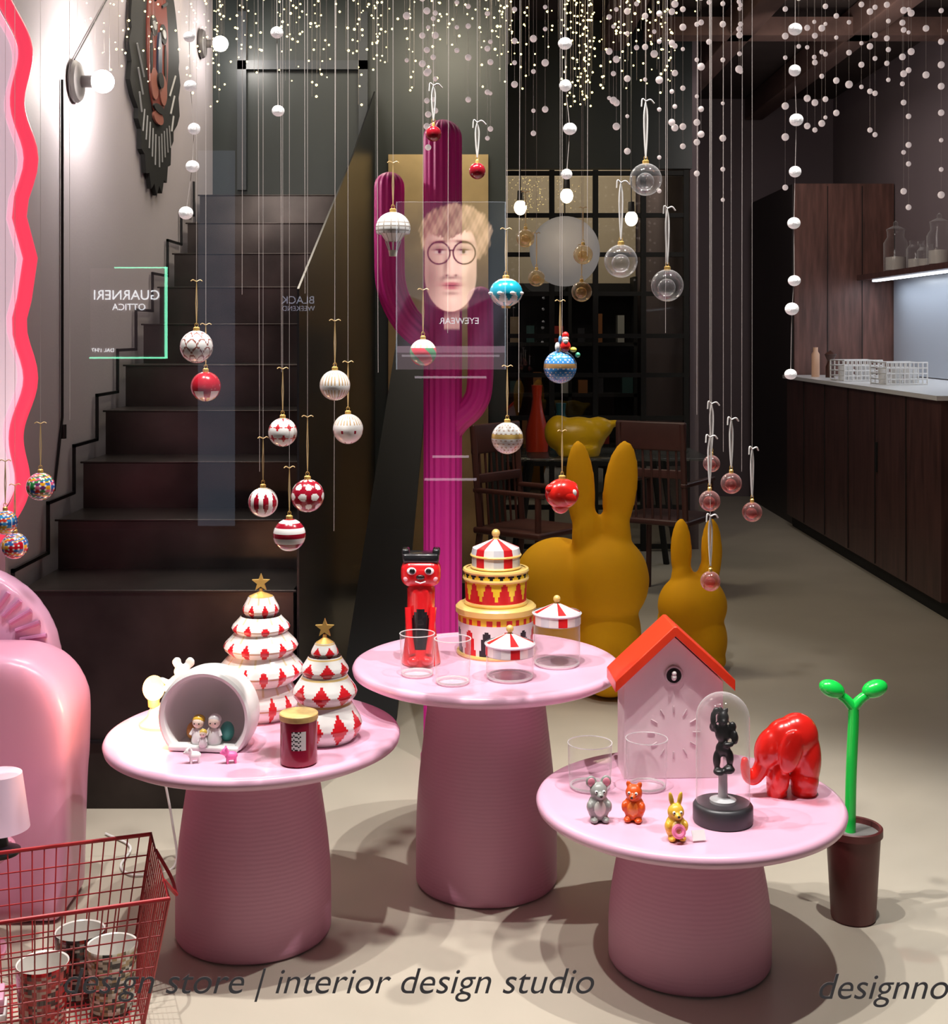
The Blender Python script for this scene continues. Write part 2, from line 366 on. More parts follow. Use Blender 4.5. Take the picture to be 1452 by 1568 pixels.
# ---------------------------------------------------------------- items on left table
W=(.8,.78,.76);R_=(.6,.012,.02);G_=(.65,.42,.12)
def tree(loc,tiers,top,kind,name):
    b=MB()
    for ti,(z0,z1,rm,nd) in enumerate(tiers):
        key=[(0,.74),(.12,.86),(.28,.97),(.4,1.0),(.55,.95),(.72,.84),(.88,.74),(1,.68)];pr=[]
        for i in range(31):
            t=i/30
            for (a,ra),(c,rc) in zip(key[:-1],key[1:]):
                if a<=t<=c:r=ra+(rc-ra)*(t-a)/(c-a);break
            pr.append((rm*r,z0+(z1-z0)*t))
        if ti==0:pr=[(0,0.0),(rm*.6,0)]+pr
        def cf(th,z,t,z0=z0,z1=z1,nd=nd,ti=ti):
            q=(z-z0)/(z1-z0);f=((th*nd/(2*pi)+.5*(ti%2))%1-.5)*2
            if kind=='a':
                if q<.34:return R_ if abs(f)<.08+max(0,q)/.34*.4 else W
                if q<.7:return R_ if abs(f)<.48*(1-(q-.34)/.36)**.8 else ((.5,.3,.12) if q<.38 else W)
                return (.7,.6,.4) if abs(abs(f)-1)<.08 else W
            return R_ if abs(f)*1.15+abs(q*2-.8)<.8 else ((.7,.5,.2) if abs(q-.92)<.035 else W)
        b.lathe(pr,nd*14,0,colf=cf)
    z=tiers[-1][1];b.lathe([(tiers[-1][2]*.66,z),(.005,z+.012),(.004,z+.02)],16,1)
    st=[]
    for k in range(10):
        a=pi/2+k*pi/5;r=.024 if k%2==0 else .010;st.append((r*math.cos(a),z+.035+r*math.sin(a)))
    b.prism(st,'y',-.005,.005,1)
    b.obj(name,[VC,gold],loc)
tree((-.558,3.42,.5),[(0,.1,.106,14),(.09,.168,.113,14),(.158,.222,.097,12),(.212,.262,.076,10),(.255,.312,.048,8)],0,'a','ceramic_christmas_tree_jar')
tree((-.368,3.22,.5),[(0,.1,.092,9),(.09,.16,.08,8),(.15,.205,.059,7),(.198,.238,.034,6)],0,'b','ceramic_christmas_tree_jar')
b=MB()
def lab(th,z,t):
    a=th-1.5*pi
    if abs(a-.12)<.42 and .04<z<.085:
        return (.03,.03,.03) if ((int(a*14)+int(z*300))%3==0 and abs(a)<.3) else (.7,.66,.66)
    return C(140,22,50)
b.lathe([(0,0),(.038,0),(.043,.004)]+[(.043,.004+.1*i/30) for i in range(1,31)]+[(.04,.106)],72,0,colf=lab)
b.lathe([(0,.103),(.044,.103),(.045,.106),(.045,.116),(.043,.118),(0,.118)],48,1)
b.obj('scented_candle',[VC,M('bamboo_lid',C(214,180,110),.5,noise=.15,ns=60)],(-.408,3.04,.5))
e=empty('igloo_nativity_scene',(-.64,3.17,.5),-.12)
b=MB();pr=[(0,.1)]+[(.115*math.sin(a),.02+.085*math.cos(a)) for a in [i*pi/2/14 for i in range(1,15)]]+[(.117,-.01),(.114,-.045),(.108,-.05),(.1,-.046),(.095,-.03)]+[(.095*math.cos(a),-.02+.1*math.sin(a)) for a in [i*pi/2/10 for i in range(1,10)]]+[(0,.082)]
T=Matrix.Translation((0,0,.078))@Matrix.Rotation(-pi/2,4,'X')
b.lathe(pr,64,0,T)
b.v=[(x,y,max(0.002,z)) for x,y,z in b.v]
b.box((0,-.01,.008),(.17,.1,.012),0,bev=.004)
b.obj('igloo',white,parent=e)
def fig(x,y,z,k,body,hair,name='figurine'):
    b=MB();b.lathe([(0,0),(.013*k,0),(.015*k,.008*k),(.009*k,.028*k),(.004*k,.034*k),(0,.035*k)],20,0,c=(x,y,z),col=body)
    b.sph((x,y,z+.043*k),(.0125*k,.012*k,.012*k),0,16,10,col=(.85,.7,.6));b.sph((x,y+.003*k,z+.048*k),(.0135*k,.012*k,.011*k),0,16,10,col=hair)
    for s in (-1,1):
        b.sph((x+s*.005*k,y-.0115*k,z+.043*k),.0016*k,0,8,6,col=(.01,.01,.01));b.tube([(x+s*.009*k,y,z+.03*k),(x+s*.015*k,y-.006*k,z+.018*k)],.0035*k,6,col=body)
    return b
fig(-.02,-.03,.014,1.15,(.8,.8,.8),C(220,180,60)).obj('child_figurine_1',VC,parent=e)
fig(.02,-.03,.014,1.2,(.8,.8,.8),(.8,.8,.8)).obj('child_figurine_2',VC,parent=e)
fig(.0,-.055,.014,.7,(.85,.85,.85),C(230,200,90)).obj('child_figurine_3',VC,parent=e)
MB().sph((.042,-.0,.035),(.017,.02,.024)).sph((-.042,0,.034),(.017,.02,.022),1).obj('child_figurine_4',[M('teal',C(80,170,160),.4),M('tan',C(200,140,80),.4)],parent=e)
def lamb(loc,mt,name):
    b=MB();b.sph((0,0,.018),(.015,.01,.01));b.sph((-.014,0,.028),(.009,.008,.009));b.sph((-.022,0,.026),(.005,.004,.004))
    for sx in (-.009,.009):
        for sy in (-.005,.005):b.lathe([(0,0),(.003,0),(.003,.016),(0,.016)],8,c=(sx,sy,0))
    b.sph((-.012,.007,.036),(.003,.002,.005));b.sph((-.012,-.007,.036),(.003,.002,.005))
    b.obj(name,mt,loc,.3,remesh=.0016,smooth=2)
lamb((-.65,3.04,.499),whiteM,'lamb_figurine');lamb((-.565,3.04,.499),M('pink_fig',C(230,110,170),.4),'piglet_figurine')
e=empty('mouse_table_lamp',(-.8,3.33,.5));e.scale=(1.15,1.15,1.15)
b=MB()
def s(c,r,rot=None):b.sph(c,r,rot=rot)
s((.035,.0,.085),(.022,.018,.03),(0,.4,0));s((.05,-.008,.122),(.018,.016,.015));s((.056,-.024,.12),(.008,.012,.008))
s((.037,0,.14),(.011,.005,.012));s((.066,0,.14),(.011,.005,.012));s((.015,-.01,.1),(.018,.006,.006),(0,.5,0));s((.015,-.012,.085),(.018,.006,.006));s((.03,-.01,.05),(.012,.014,.012));s((.045,0,.045),(.01,.012,.022))
b.obj('mouse',white,parent=e,remesh=.003,smooth=3)
b=MB();b.lathe([(0,0),(.045,0),(.045,.006),(.03,.02),(.02,.045),(.0,.05)],32);b.tube(smoothpts([(.06,.01,.05),(.075,.02,.03),(.08,.03,.012),(.06,.04,.006)],5),.003,6)
b.obj('base',M('cream_base',(.75,.5,.4),.4),parent=e)
MB().sph((-.012,-.01,.085),(.024,.024,.028)).obj('bulb',M('warm_bulb',(1,.7,.35),es=1.6,ecol=(1,.55,.16)),parent=e)
MB().sph((-.012,-.028,.085),(.011,.011,.013)).obj('filament_core',M('bulb_core',(1,.9,.7),es=9,ecol=(1,.88,.6)),parent=e)
MB().lathe([(0,.045),(.012,.045),(.013,.06),(0,.06)],16,c=(-.012,-.01,0)).obj('socket',gold,parent=e)
for lc in ((-.05,-.045,.09),(.0,-.05,.07)):
    l=bpy.data.lights.new('mouse_lamp_light','POINT');l.energy=1.7;l.color=(1,.5,.24);l.shadow_soft_size=.02;o=bpy.data.objects.new('glow_source',l);o.location=lc;o.parent=e;S.collection.objects.link(o)
P=smoothpts([(-.87,3.45,.49),(-.9,3.58,.44),(-.88,3.66,.3),(-.85,3.68,.12),(-.84,3.66,.006),(-.93,3.6,.006),(-.99,3.66,.006),(-1.0,3.8,.006),(-1.1,3.9,.006)],8)
MB().tube(P,.0035,8).obj('power_cable',white)
# ---------------------------------------------------------------- items on centre table
zt=.597
b=MB();RD=(.72,.015,.02)
def belly(th,z,t):
    a=th-1.5*pi
    return (.01,.01,.012) if (a/.75)**2+((z-.1)/.055)**2<1 else RD
b.lathe([(0,0),(.05,0),(.054,.006)]+[(.054-.016*(i/24)-.006*math.sin(i/24*pi),.006+.2*i/24) for i in range(1,25)]+[(.03,.218),(0,.222)],64,0,colf=belly)
b.box((0,-.005,.25),(.108,.075,.072),0,bev=.026,seg=6,col=RD)
b.box((0,0,.292),(.1,.07,.026),0,bev=.008,col=(.012,.012,.014))
for sx in (-1,1):
    b.box((sx*.042,0,.306),(.02,.05,.02),0,bev=.006,col=(.012,.012,.014))
    b.sph((sx*.024,-.042,.26),(.013,.005,.010),0,20,10,col=(.9,.9,.9));b.sph((sx*.022,-.046,.26),(.008,.004,.008),0,16,8,col=(.01,.01,.01))
    b.sph((sx*.038,-.036,.238),(.009,.006,.007),0,12,8,col=(.9,.4,.45));b.sph((sx*.018,-.048,.02),(.017,.02,.013),0,16,10,col=RD)
    b.tube([(sx*.034,-.03,.16),(sx*.03,-.046,.09),(sx*.022,-.05,.04)],.009,8,col=RD)
b.sph((0,-.044,.244),(.012,.006,.007),0,16,8,col=(.02,.01,.01));b.tube([(-.014,-.043,.232),(0,-.045,.228),(.014,-.043,.232)],.002,6,col=(.9,.9,.9))
b.obj('cat_figurine',VC,(-.145,3.575,zt-.001))
b=MB();SV=(.62,.62,.66);Y=(.85,.6,.03);RR=(.62,.015,.02);K=(.012,.012,.015);GD=(.8,.56,.18)
fr_=lambda x:x-math.floor(x)
def t1(th,z,t):
    f=(th*12/(2*pi))%1;q=z/.125
    d=abs(f-.5)*2
    if q>.86:return Y
    if (d/.75)**2+((q-.0)/.62)**2<1:
        return RR if (int(th*12/(2*pi))%2) else K
    if q<.74:return W
    return RR if fr_(th*24/(2*pi))<.5 else Y
def t2(th,z,t):
    f=(th*12/(2*pi))%1;q=(z-.14)/.07;d=abs(f-.5)*2
    return RR if d<1.12-q*.95 else Y
def t2b(th,z,t):
    f=(th*20/(2*pi))%1;return K if abs(f-.5)*2<(z-.212)/.022 else Y
def t3(th,z,t):
    return (RR,W,SV)[int(th*15/(2*pi))%3]
def ring(b,r,z,w=.006,h=.01):
    b.lathe([(r-w,z-h/2),(r+.002,z-h/2),(r+.004,z),(r+.002,z+h/2),(r-w,z+h/2)],72,0,col=GD)
def seq(r0,z0,r1,z1,n):return [(r0+(r1-r0)*i/n,z0+(z1-z0)*i/n) for i in range(n+1)]
b.lathe(seq(.104,0,.108,.125,24),120,0,colf=t1);ring(b,.108,.004);b.lathe([(.112,.116),(.114,.118),(.114,.132),(.108,.138),(.0,.139)],96,0,col=GD)
b.lathe(seq(.086,.14,.088,.21,24),120,0,colf=t2);b.lathe(seq(.0905,.212,.0905,.234,10),120,0,colf=t2b);b.lathe([(.0905,.234),(.08,.238),(0,.24)],64,0,col=GD);ring(b,.09,.212);ring(b,.09,.234);ring(b,.087,.144)
b.lathe(seq(.068,.24,.068,.275,6),120,0,colf=t3);ring(b,.069,.276,h=.006);ring(b,.069,.243,h=.006)
b.lathe(seq(.07,.278,.066,.296,4)+seq(.066,.296,.01,.32,8),120,0,colf=t3);b.lathe([(.01,.32),(.008,.326),(0,.326)],12,col=GD);b.sph((0,0,.336),.012,0,20,12,col=GD)
b.obj('stacked_circus_tins',VCm,(.062,3.7,zt))
def circ(b,r,z,t,mi):b.tube([(r*math.cos(k*pi/24),r*math.sin(k*pi/24),z) for k in range(48)],t,6,mi,closed=True)
def circusjar(loc,h,r):
    b=MB();b.lathe([(0,.003),(r-.006,.003),(r,.01)]+seq(r,.01,r,h,4),48,1);circ(b,r-.004,.006,.003,2);circ(b,r,h-.003,.0012,2)
    cf=lambda th,z,t:(RR,W,SV,W)[int(th*16/(2*pi))%4]
    b.lathe(seq(r+.002,h-.002,r+.002,h+.024,4)+seq(r+.002,h+.026,.008,h+.052,8),96,0,colf=cf);b.lathe([(r+.0025,h+.022),(r+.005,h+.026),(r,h+.03)],64,col=SV)
    b.lathe([(0,h-.003),(r,h-.003)],32,0,col=SV);b.sph((0,0,h+.064),.01,0,16,10,col=GD);b.lathe([(.006,h+.05),(.005,h+.058)],12,col=GD)
    b.obj('circus_glass_jar',[VCm,glass,rimG],loc)
circusjar((.094,3.42,zt),.065,.062);circusjar((.226,3.56,zt),.115,.063)
def tumbler(loc,r,h):
    b=MB();b.lathe([(0,.002),(r*.85,.002),(r*.95,.008),(r,h*.5),(r*1.02,h)],48)
    circ(b,r*1.02,h,.0014,1);circ(b,r*.88,.006,.0032,1)
    b.obj('glass_tumbler',[glass,rimG],loc)
tumbler((-.15,3.45,zt),.045,.11);tumbler((-.055,3.37,zt),.046,.115)
# ---------------------------------------------------------------- items on right table
zr=.387
e=empty('cuckoo_clock_house',(.497,3.31,zr),.05)
b=MB();pr=[(-.125,0),(.125,0),(.125,.24),(0,.355),(-.125,.24)]
b.prism(pr,'y',-.045,.055)
for k in range(12):
    a=k*pi/6;r0,r1=.048,.066
    b.tube([(math.sin(a)*r0,-.0455,.115+math.cos(a)*r0),(math.sin(a)*r1,-.0455,.115+math.cos(a)*r1)],.0022,6,1)
T=Matrix.Translation((0,-.046,.258))@Matrix.Rotation(pi/2,4,'X')
b.lathe([(0,.001),(.019,.001)],32,2,T);b.lathe([(.019,-.002),(.024,.001),(.024,.003),(.019,.003)],32,1,T)
b.sph((0,-.048,.254),(.007,.01,.009),3);b.sph((0,-.052,.264),(.006,.006,.006),3)
b.obj('clock_body',[M('pale_pink_paint',C(240,222,226),.4),M('grey_pink',C(205,184,190),.5),blackM,white],parent=e,bevel=.0015)
b=MB();L=[(-.15,.222),(0,.36),(.15,.222),(.15,.25),(.142,.258),(.004,.384),(-.004,.384),(-.142,.258),(-.15,.25)]
b.prism(L,'y',-.07,.075);b.obj('clock_roof',redO,parent=e,bevel=.002)
e=empty('glass_cloche_figurine',(.568,2.98,zr))
MB().lathe([(0,0),(.066,0),(.068,.004),(.068,.036),(.064,.042),(.058,.044),(0,.044)],64).obj('cloche_base',M('dark_grey_base',C(50,50,54),.4),parent=e)
b=MB();pr=[(.06,.0445),(.061,.05),(.0605,.235)]+[(.0605*math.cos(a),.235+.058*math.sin(a)) for a in [i*pi/2/12 for i in range(1,12)]]+[(0,.293)]
b.lathe(pr,64);b.obj('cloche_dome',glass,parent=e)
MB().lathe([(0,.044),(.03,.044),(.03,.05),(.011,.056),(.01,.11),(0,.11)],32).obj('pedestal_post',M('acrylic_post',(.6,.62,.64),.2),parent=e)
b=MB()
for c,r in (((0,0,.235),(.014,.014,.017)),((0,0,.2),(.018,.012,.022)),((0,0,.165),(.017,.012,.018)),((.015,-.004,.145),(.009,.009,.02)),((-.014,0,.14),(.009,.009,.022)),((.012,-.008,.12),(.014,.014,.01)),((-.01,-.008,.115),(.014,.015,.008)),((.022,0,.215),(.009,.008,.012)),((-.022,0,.215),(.009,.008,.012)),((.026,-.008,.192),(.008,.007,.016)),((-.024,-.01,.235),(.007,.006,.02)),((-.016,-.01,.255),(.009,.007,.008)),((.01,-.014,.178),(.012,.007,.006)),((0,-.012,.23),(.007,.008,.006)),((.008,0,.253),(.005,.004,.007)),((-.006,0,.255),(.005,.004,.007))):b.sph(c,r)
b.obj('monkey_figurine',black,parent=e,remesh=.0028,smooth=2)
b=MB()
def s(c,r,rot=None):b.sph(c,r,seg=28,rings=18,rot=rot)
s((.028,0,.142),(.052,.046,.056));s((.05,0,.09),(.036,.044,.08));s((.0,0,.125),(.055,.046,.062));s((.046,0,.04),(.034,.042,.045))
b.lathe([(0,0),(.03,0),(.033,.03),(0,.04)],24,c=(.046,0,0))
s((-.02,0,.05),(.027,.04,.05));b.lathe([(0,0),(.024,0),(.026,.03),(0,.04)],24,c=(-.022,0,0))
s((-.04,0,.118),(.034,.038,.052),(0,.45,0))
s((-.004,-.043,.118),(.028,.014,.052),(0,.25,0));s((-.004,.043,.118),(.028,.014,.052),(0,.25,0))
TP=smoothpts([(-.05,0,.10),(-.064,0,.065),(-.08,0,.045),(-.094,0,.05),(-.101,0,.07),(-.102,0,.088)],5)
for i,p in enumerate(TP):r=.021-.012*i/len(TP);s(p,(r,r,r))
o=b.obj('elephant_sculpture',red,(.752,3.15,zr-.002),.12,remesh=.0028,smooth=8)
tumbler((.284,3.2,zr),.053,.11);tumbler((.423,3.20,zr),.05,.12)
def critter(loc,col,ears,name,rz=0,h=1,acc=None):
    e=empty(name,loc,rz);b=MB()
    b.sph((0,0,.028),(.024,.021,.03));b.sph((0,-.002,.062),(.019,.018,.019));b.sph((0,-.018,.058),(.009,.012,.008))
    for s_ in (-1,1):
        b.sph((s_*.02,-.008,.032),(.007,.012,.013),rot=(.6,0,0));b.sph((s_*.012,-.014,.006),(.009,.013,.006))
        if ears=='round':b.sph((s_*.016,0,.082),(.012,.005,.013))
        elif ears=='long':b.sph((s_*.01,0,.09),(.006,.004,.018),rot=(0,s_*.2,0))
        else:b.sph((s_*.012,0,.079),(.006,.004,.009),rot=(0,s_*.3,0))
    b.sph((0,.02,.012),(.008,.012,.008))
    b.obj('body',M(name+'_glaze',col,.35),parent=e,remesh=.0022,smooth=2)
    b=MB()
    for s_ in (-1,1):
        b.sph((s_*.008,-.0185,.066),.0035,0,col=(.9,.9,.9));b.sph((s_*.008,-.0212,.066),.0019,0,col=(.01,.01,.01))
        if ears=='round':b.sph((s_*.016,-.004,.082),(.008,.003,.009),0,col=C(225,140,160))
    b.sph((0,-.0305,.06),.003,0,col=(.02,.01,.01));b.sph((0,-.016,.03),(.013,.008,.017),0,col=acc or (.6,.58,.54))
    if name.startswith('rabbit'):
        T=Matrix.Translation((0,-.03,.028))@Matrix.Rotation(pi/2-.3,4,'X')
        b.tube([T@Vector((.011*math.cos(a),.011*math.sin(a),0)) for a in [k*pi/10 for k in range(20)]],.0055,8,closed=True,col=C(240,130,170))
    b.obj('face',VC,parent=e);e.scale=(1.02*h,1.02*h,1.02*h)
critter((.2846,2.985,zr),C(150,152,148),'round','mouse_figurine',.1,1.06)
critter((.366,2.985,zr),C(214,84,24),'pt','fox_figurine',-.3,1.0,C(225,120,50))
critter((.4437,2.875,zr),C(226,180,60),'long','rabbit_figurine',.1,.95,C(235,210,140))
b=MB();b.box((0,0,.0),(.03,.001,.022),0,T=Matrix.Translation((0,0,.0135))@Matrix.Rotation(-.5,4,'X'));b.obj('price_card',white,(.492,2.86,zr),.2)
# ---------------------------------------------------------------- sprout in pot
b=MB();b.lathe([(0,0),(.052,0),(.056,.005),(.068,.215),(.0735,.217),(.0735,.235),(.07,.238),(.065,.236),(.063,.205),(0,.205)],56,0);b.lathe([(0,.222),(.064,.222)],40,2)
b.tube(smoothpts([(-.008,0,.2),(-.006,0,.35),(.0,0,.5),(.0,0,.545)],6),.014,16,1)
for s_ in (-1,1):
    P=smoothpts([(0,0,.54),(s_*.02,0,.562),(s_*.045,0,.578),(s_*.06,0,.585)],5);b.tube(P,[.014-.0003*i for i in range(len(P))],14,1);b.sph((s_*.055,0,.588),(.034,.024,.022),1,rot=(0,-s_*.35,0))
b.obj('potted_sprout_brush',[brownP,green,M('grey_soil',C(120,118,116),.6)],(.973,3.35,0))
# ---------------------------------------------------------------- pink armchair
def arch(w,h,rt,n=14):
    P=[(-w/2+.02,0),(w/2-.02,0)]
    for i in range(n+1):
        a=i*pi/2/n;P.append((w/2-rt+rt*math.cos(a),h-rt+rt*math.sin(a)))
    for i in range(n+1):
        a=pi/2+i*pi/2/n;P.append((-w/2+rt+rt*math.cos(a),h-rt+rt*math.sin(a)))
    return P
e=empty('pink_armchair',(-1.33,3.45,0))
b=MB();b.prism(arch(.6,.675,.17),'y',-.15,.1);b.obj('front',pinkC,parent=e,remesh=.014,smooth=34)
b=MB();b.prism(arch(.56,.86,.28),'y',.12,.22)
b.obj('backrest',M('pink_satin',C(232,178,212),.25,coat=.3),loc=(-.10,0,0),parent=e,remesh=.012,smooth=14)
b=MB()
for k in range(9):
    a=-.02+k*.17;b.tube([(-.1+.05+.17*math.sin(a)*.9,.118,.6+.16*math.cos(a)),(-.1+.05+.23*math.sin(a),.118,.58+.24*math.cos(a))],.007,8)
b.obj('backrest_ribs',M('mauve_rib',C(205,135,180),.3),parent=e)
e=empty('small_table_lamp',(-1.125,3.1,.265))
MB().lathe([(0,0),(.045,0),(.047,.008),(.02,.02),(.014,.05),(.018,.075),(.0,.08)],32).obj('lamp_base',M('dark_green',C(30,60,52),.3),parent=e)
MB().lathe([(.068,.06),(.05,.19),(.046,.192),(.0,.192),(.0,.188),(.048,.186),(.066,.06),(.068,.06)],48).obj('lamp_shade',M('lilac_shade',C(225,195,215),.5,es=.15,ecol=C(235,200,220)),parent=e)
MB().lathe([(0,.265),(.12,.265),(.13,.255),(.12,.24),(.05,.23),(.045,.05),(.11,.01),(.11,0),(0,0)],48).obj('pink_stool',pinkC,(-1.24,3.14,0))
# ---------------------------------------------------------------- wavy neon mirror
e=empty('wavy_neon_mirror',(-1.68,3.85,1.72))
P=[];n=240;hw,hh=.357,.9
for i in range(n):
    a=2*pi*i/n
    ca,sa=math.cos(a),math.sin(a);x=hw*math.copysign(abs(ca)**.35,ca);z=hh*math.copysign(abs(sa)**.55,sa)
    wv=.018*math.cos(z*2*pi/.325+.6);P.append((x+(wv if ca>0 else -wv)*min(1,abs(ca)*3),0,z))
MB().tube(P,.021,16,closed=True).obj('neon_tube',M('neon_pink',(.8,.02,.05),.4,es=1.0,ecol=(1,.06,.12),samp=True),parent=e)
MB().tube([(p[0]-.030*(1 if p[0]>0 else -1),.004,p[2]*.975) for p in P],.010,12,closed=True).obj('neon_inner_tube',M('neon_pale',(1,.5,.6),.4,es=.9,ecol=(1,.5,.64)),parent=e)
MB().prism([(p[0]*.91,p[2]*.96) for p in P],'y',.0,.02,0).obj('glow_panel',M('frosted_panel',(1,.8,.86),.4,es=.55,ecol=(1,.76,.86)),parent=e)
MB().box((-1.78,3.88,.39),(.5,.2,.78),bev=.01).obj('white_plinth',whiteM)
# ---------------------------------------------------------------- red wire basket with cups
e=empty('red_wire_basket',(-.965,2.86,0),.34)
b=MB();wt,dt,wb,db,H=.54,.38,.44,.29,.29
def corner(t):
    w=wb+(wt-wb)*t;d=db+(dt-db)*t;z=.01+H*t;return [(w/2,-d/2,z),(w/2,d/2,z),(-w/2,d/2,z),(-w/2,-d/2,z)]
for t,r in ((0,.0035),(.12,.0018),(.24,.0018),(.36,.0018),(.48,.0018),(.6,.0018),(.72,.0018),(.84,.0018),(1,.005)):b.tube(corner(t),r,8,closed=True)
lo,hi=corner(0),corner(1)
for i in range(4):
    a0,a1=Vector(lo[i]),Vector(lo[(i+1)%4]);b0,b1=Vector(hi[i]),Vector(hi[(i+1)%4]);n=20 if i%2 else 14
    for k in range(n):
        t=k/n;b.tube([a0.lerp(a1,t),b0.lerp(b1,t)],.0018 if k else .0035,6)
for k in range(1,20):
    x=-wb/2+wb*k/20;b.tube([(x,-db/2,.01),(x,db/2,.01)],.0016,6)
for k in range(1,14):
    y=-db/2+db*k/14;b.tube([(-wb/2,y,.01),(wb/2,y,.01)],.0016,6)
b.tube(smoothpts([(wt/2,-.09,.3),(wt/2+.03,-.05,.25),(wt/2+.035,0,.235),(wt/2+.03,.05,.25),(wt/2,.09,.3)],5),.004,8)
b.obj('basket_wires',redwire,parent=e)
def cup(loc,pal,seed):
    rnd=random.Random(seed);tab={}
    def cf(th,z,t):
        k=(int(th*34/(2*pi)),int(z*160))
        if k not in tab:tab[k]=rnd.choice(pal)
        return tab[k]
    b=MB();b.lathe([(0,0),(.045,0)]+seq(.047,.003,.056,.135,22)+[(.055,.138)],68,0,colf=cf);b.lathe([(.055,.138),(.052,.136),(.044,.02),(0,.02)],40,0,col=(.75,.72,.68));b.obj('patterned_cup',VC,loc)
cup((-.925,2.8,.014),[C(170,25,30),C(150,20,28),C(180,40,40),C(180,150,140),C(60,10,15)],1);cup((-.89,2.95,.014),[(.02,.02,.02),(.03,.02,.02),(.02,.02,.02),(.6,.6,.55),C(120,30,20)],2);cup((-.8,2.885,.014),[(.7,.66,.6),(.5,.48,.4),(.03,.03,.03),C(170,150,110),C(90,80,60)],3)
b=MB();b.box((0,0,.02),(.1,.08,.035),0,bev=.003);b.box((0,0,.055),(.09,.075,.03),1,bev=.003);b.obj('soap_box_stack',[white,pinkC],(-1.055,2.80,.014),.3)
# ---------------------------------------------------------------- wall mask
e=empty('lion_wall_mask',(-1.465,5.95,2.72))
P=[]
for i in range(96):
    a=2*pi*i/96;r=1+.04*math.cos(24*a) if math.sin(a)<.2 else 1.0
    y=.46*math.cos(a)*r;z=.56*math.sin(a)*r*(1.02 if math.sin(a)<0 else 1)
    if math.sin(a)<-.4:y*=.8
    P.append((y,z))
b=MB();b.prism(P,'x',0,.02,0)
def ell(cy,cz,ry,rz,x0,x1,mi,n=32):b.prism([(cy+ry*math.cos(2*pi*k/n),cz+rz*math.sin(2*pi*k/n)) for k in range(n)],'x',x0,x1,mi)
ell(0,.1,.2,.34,.018,.026,1)
for s_ in (-1,1):
    ell(s_*.09,.16,.06,.045,.024,.031,0);ell(s_*.09,.16,.03,.02,.029,.035,2);ell(s_*.2,.42,.07,.06,.018,.026,1)
    ell(s_*.08,-.1,.07,.07,.024,.032,3);ell(s_*.13,.02,.02,.1,.024,.03,0)
    for k in range(4):b.tube([(.028,s_*.06,.28+k*.04),(.028,s_*.16,.32+k*.04)],.007,6,0)
    for k in range(3):b.tube([(.022,s_*(.24+.02*k),-.1-.08*k),(.022,s_*(.36-.02*k),.02-.1*k)],.005,6,2)
    for k in range(5):b.tube([(.022,s_*(.03+.05*k),-.32+.02*k),(.022,s_*(.04+.055*k),-.46+.03*k)],.004,6,2)
ell(0,.02,.035,.13,.024,.036,4);ell(0,-.07,.05,.035,.03,.042,0);ell(0,-.2,.1,.02,.024,.034,0);ell(0,-.24,.09,.03,.02,.03,3)
b.obj('mask',[blackM,M('mask_rust',C(112,46,38),.6),M('mask_white',(.3,.3,.3),.5),M('mask_pink',C(140,84,72),.6),M('mask_blue',C(36,48,70),.5)],parent=e)
for (x,y,z,pw) in ((-1.465,4.78,2.42,24),(-1.465,7.0,3.05,8)):
    e=empty('wall_lamp',(x,y,z));T=Matrix.Rotation(pi/2,4,'Y')
    b=MB();b.lathe([(0,0),(.075,0),(.078,.01),(.07,.022),(.022,.03),(.022,.075),(0,.075)],40,0,T);b.obj('lamp_base',M('lamp_grey',(.12,.11,.11),.4),parent=e)
    MB().sph((.105,0,0),.042).obj('bulb',M('white_bulb',(1,1,1),es=15,ecol=(1,.93,.85)),parent=e)
    l=bpy.data.lights.new('wall_lamp_light','POINT');l.energy=pw;l.color=(1,.93,.86);l.shadow_soft_size=.04;o=bpy.data.objects.new('glow_source',l);o.location=(.17,0,0);o.parent=e;S.collection.objects.link(o)
b=MB();b.tube([(-1.463,4.64,2.4),(-1.463,4.64,1.2),(-1.463,4.55,.95)],.005,6);b.box((-1.458,4.64,1.15),(.014,.02,.05));b.tube([(-1.463,4.78,2.5),(-1.463,5.3,2.9),(-1.463,5.6,3.6)],.003,6);b.obj('lamp_power_cable',black)
# ---------------------------------------------------------------- ornaments
def fr(x):return x-math.floor(x)
DR=(.3,.005,.02);Gd=(.6,.4,.12)
def p_scallop(th,z,t):
    k=math.floor(t*6);fx=fr(th*9/(2*pi)+.5*(k%2))-.5;fy=fr(t*6);return (.28,.1,.08) if abs(fy-(.95-3.2*fx*fx))<.14 else W
def p_red(th,z,t):return (.75,.55,.25) if t<.25 and fr(th*8/6.2832)<.5 else (W if t<.4 and fr(th*5/6.2832)<.6 else (.4,.008,.02))
def p_star(th,z,t):
    k=math.floor(t*4);fx=fr(th*7/(2*pi)+.5*(k%2))-.5;fy=fr(t*4)-.5;return (.5,.02,.03) if abs(fx)**.6+abs(fy)**.6<.62 else W
def p_drop(th,z,t):
    fx=fr(th*9/(2*pi))-.5;q=(t-.25)/.5;return DR if 0<q<1 and abs(fx)<.3*math.sin(pi*q) else ((.5,.3,.1) if t>.85 and fr(t*30)<.4 else W)
def p_dots(th,z,t):
    k=math.floor(t*5);fx=fr(th*8/(2*pi)+.5*(k%2))-.5;fy=fr(t*5)-.5;return W if fx*fx+fy*fy<.11 else DR
def p_str(th,z,t):return W if int(t*9)%2 else DR
def p_thin(th,z,t):return (W if .42<t<.5 else ((.5,.3,.12) if fr(th*26/(2*pi))<.3 else W))
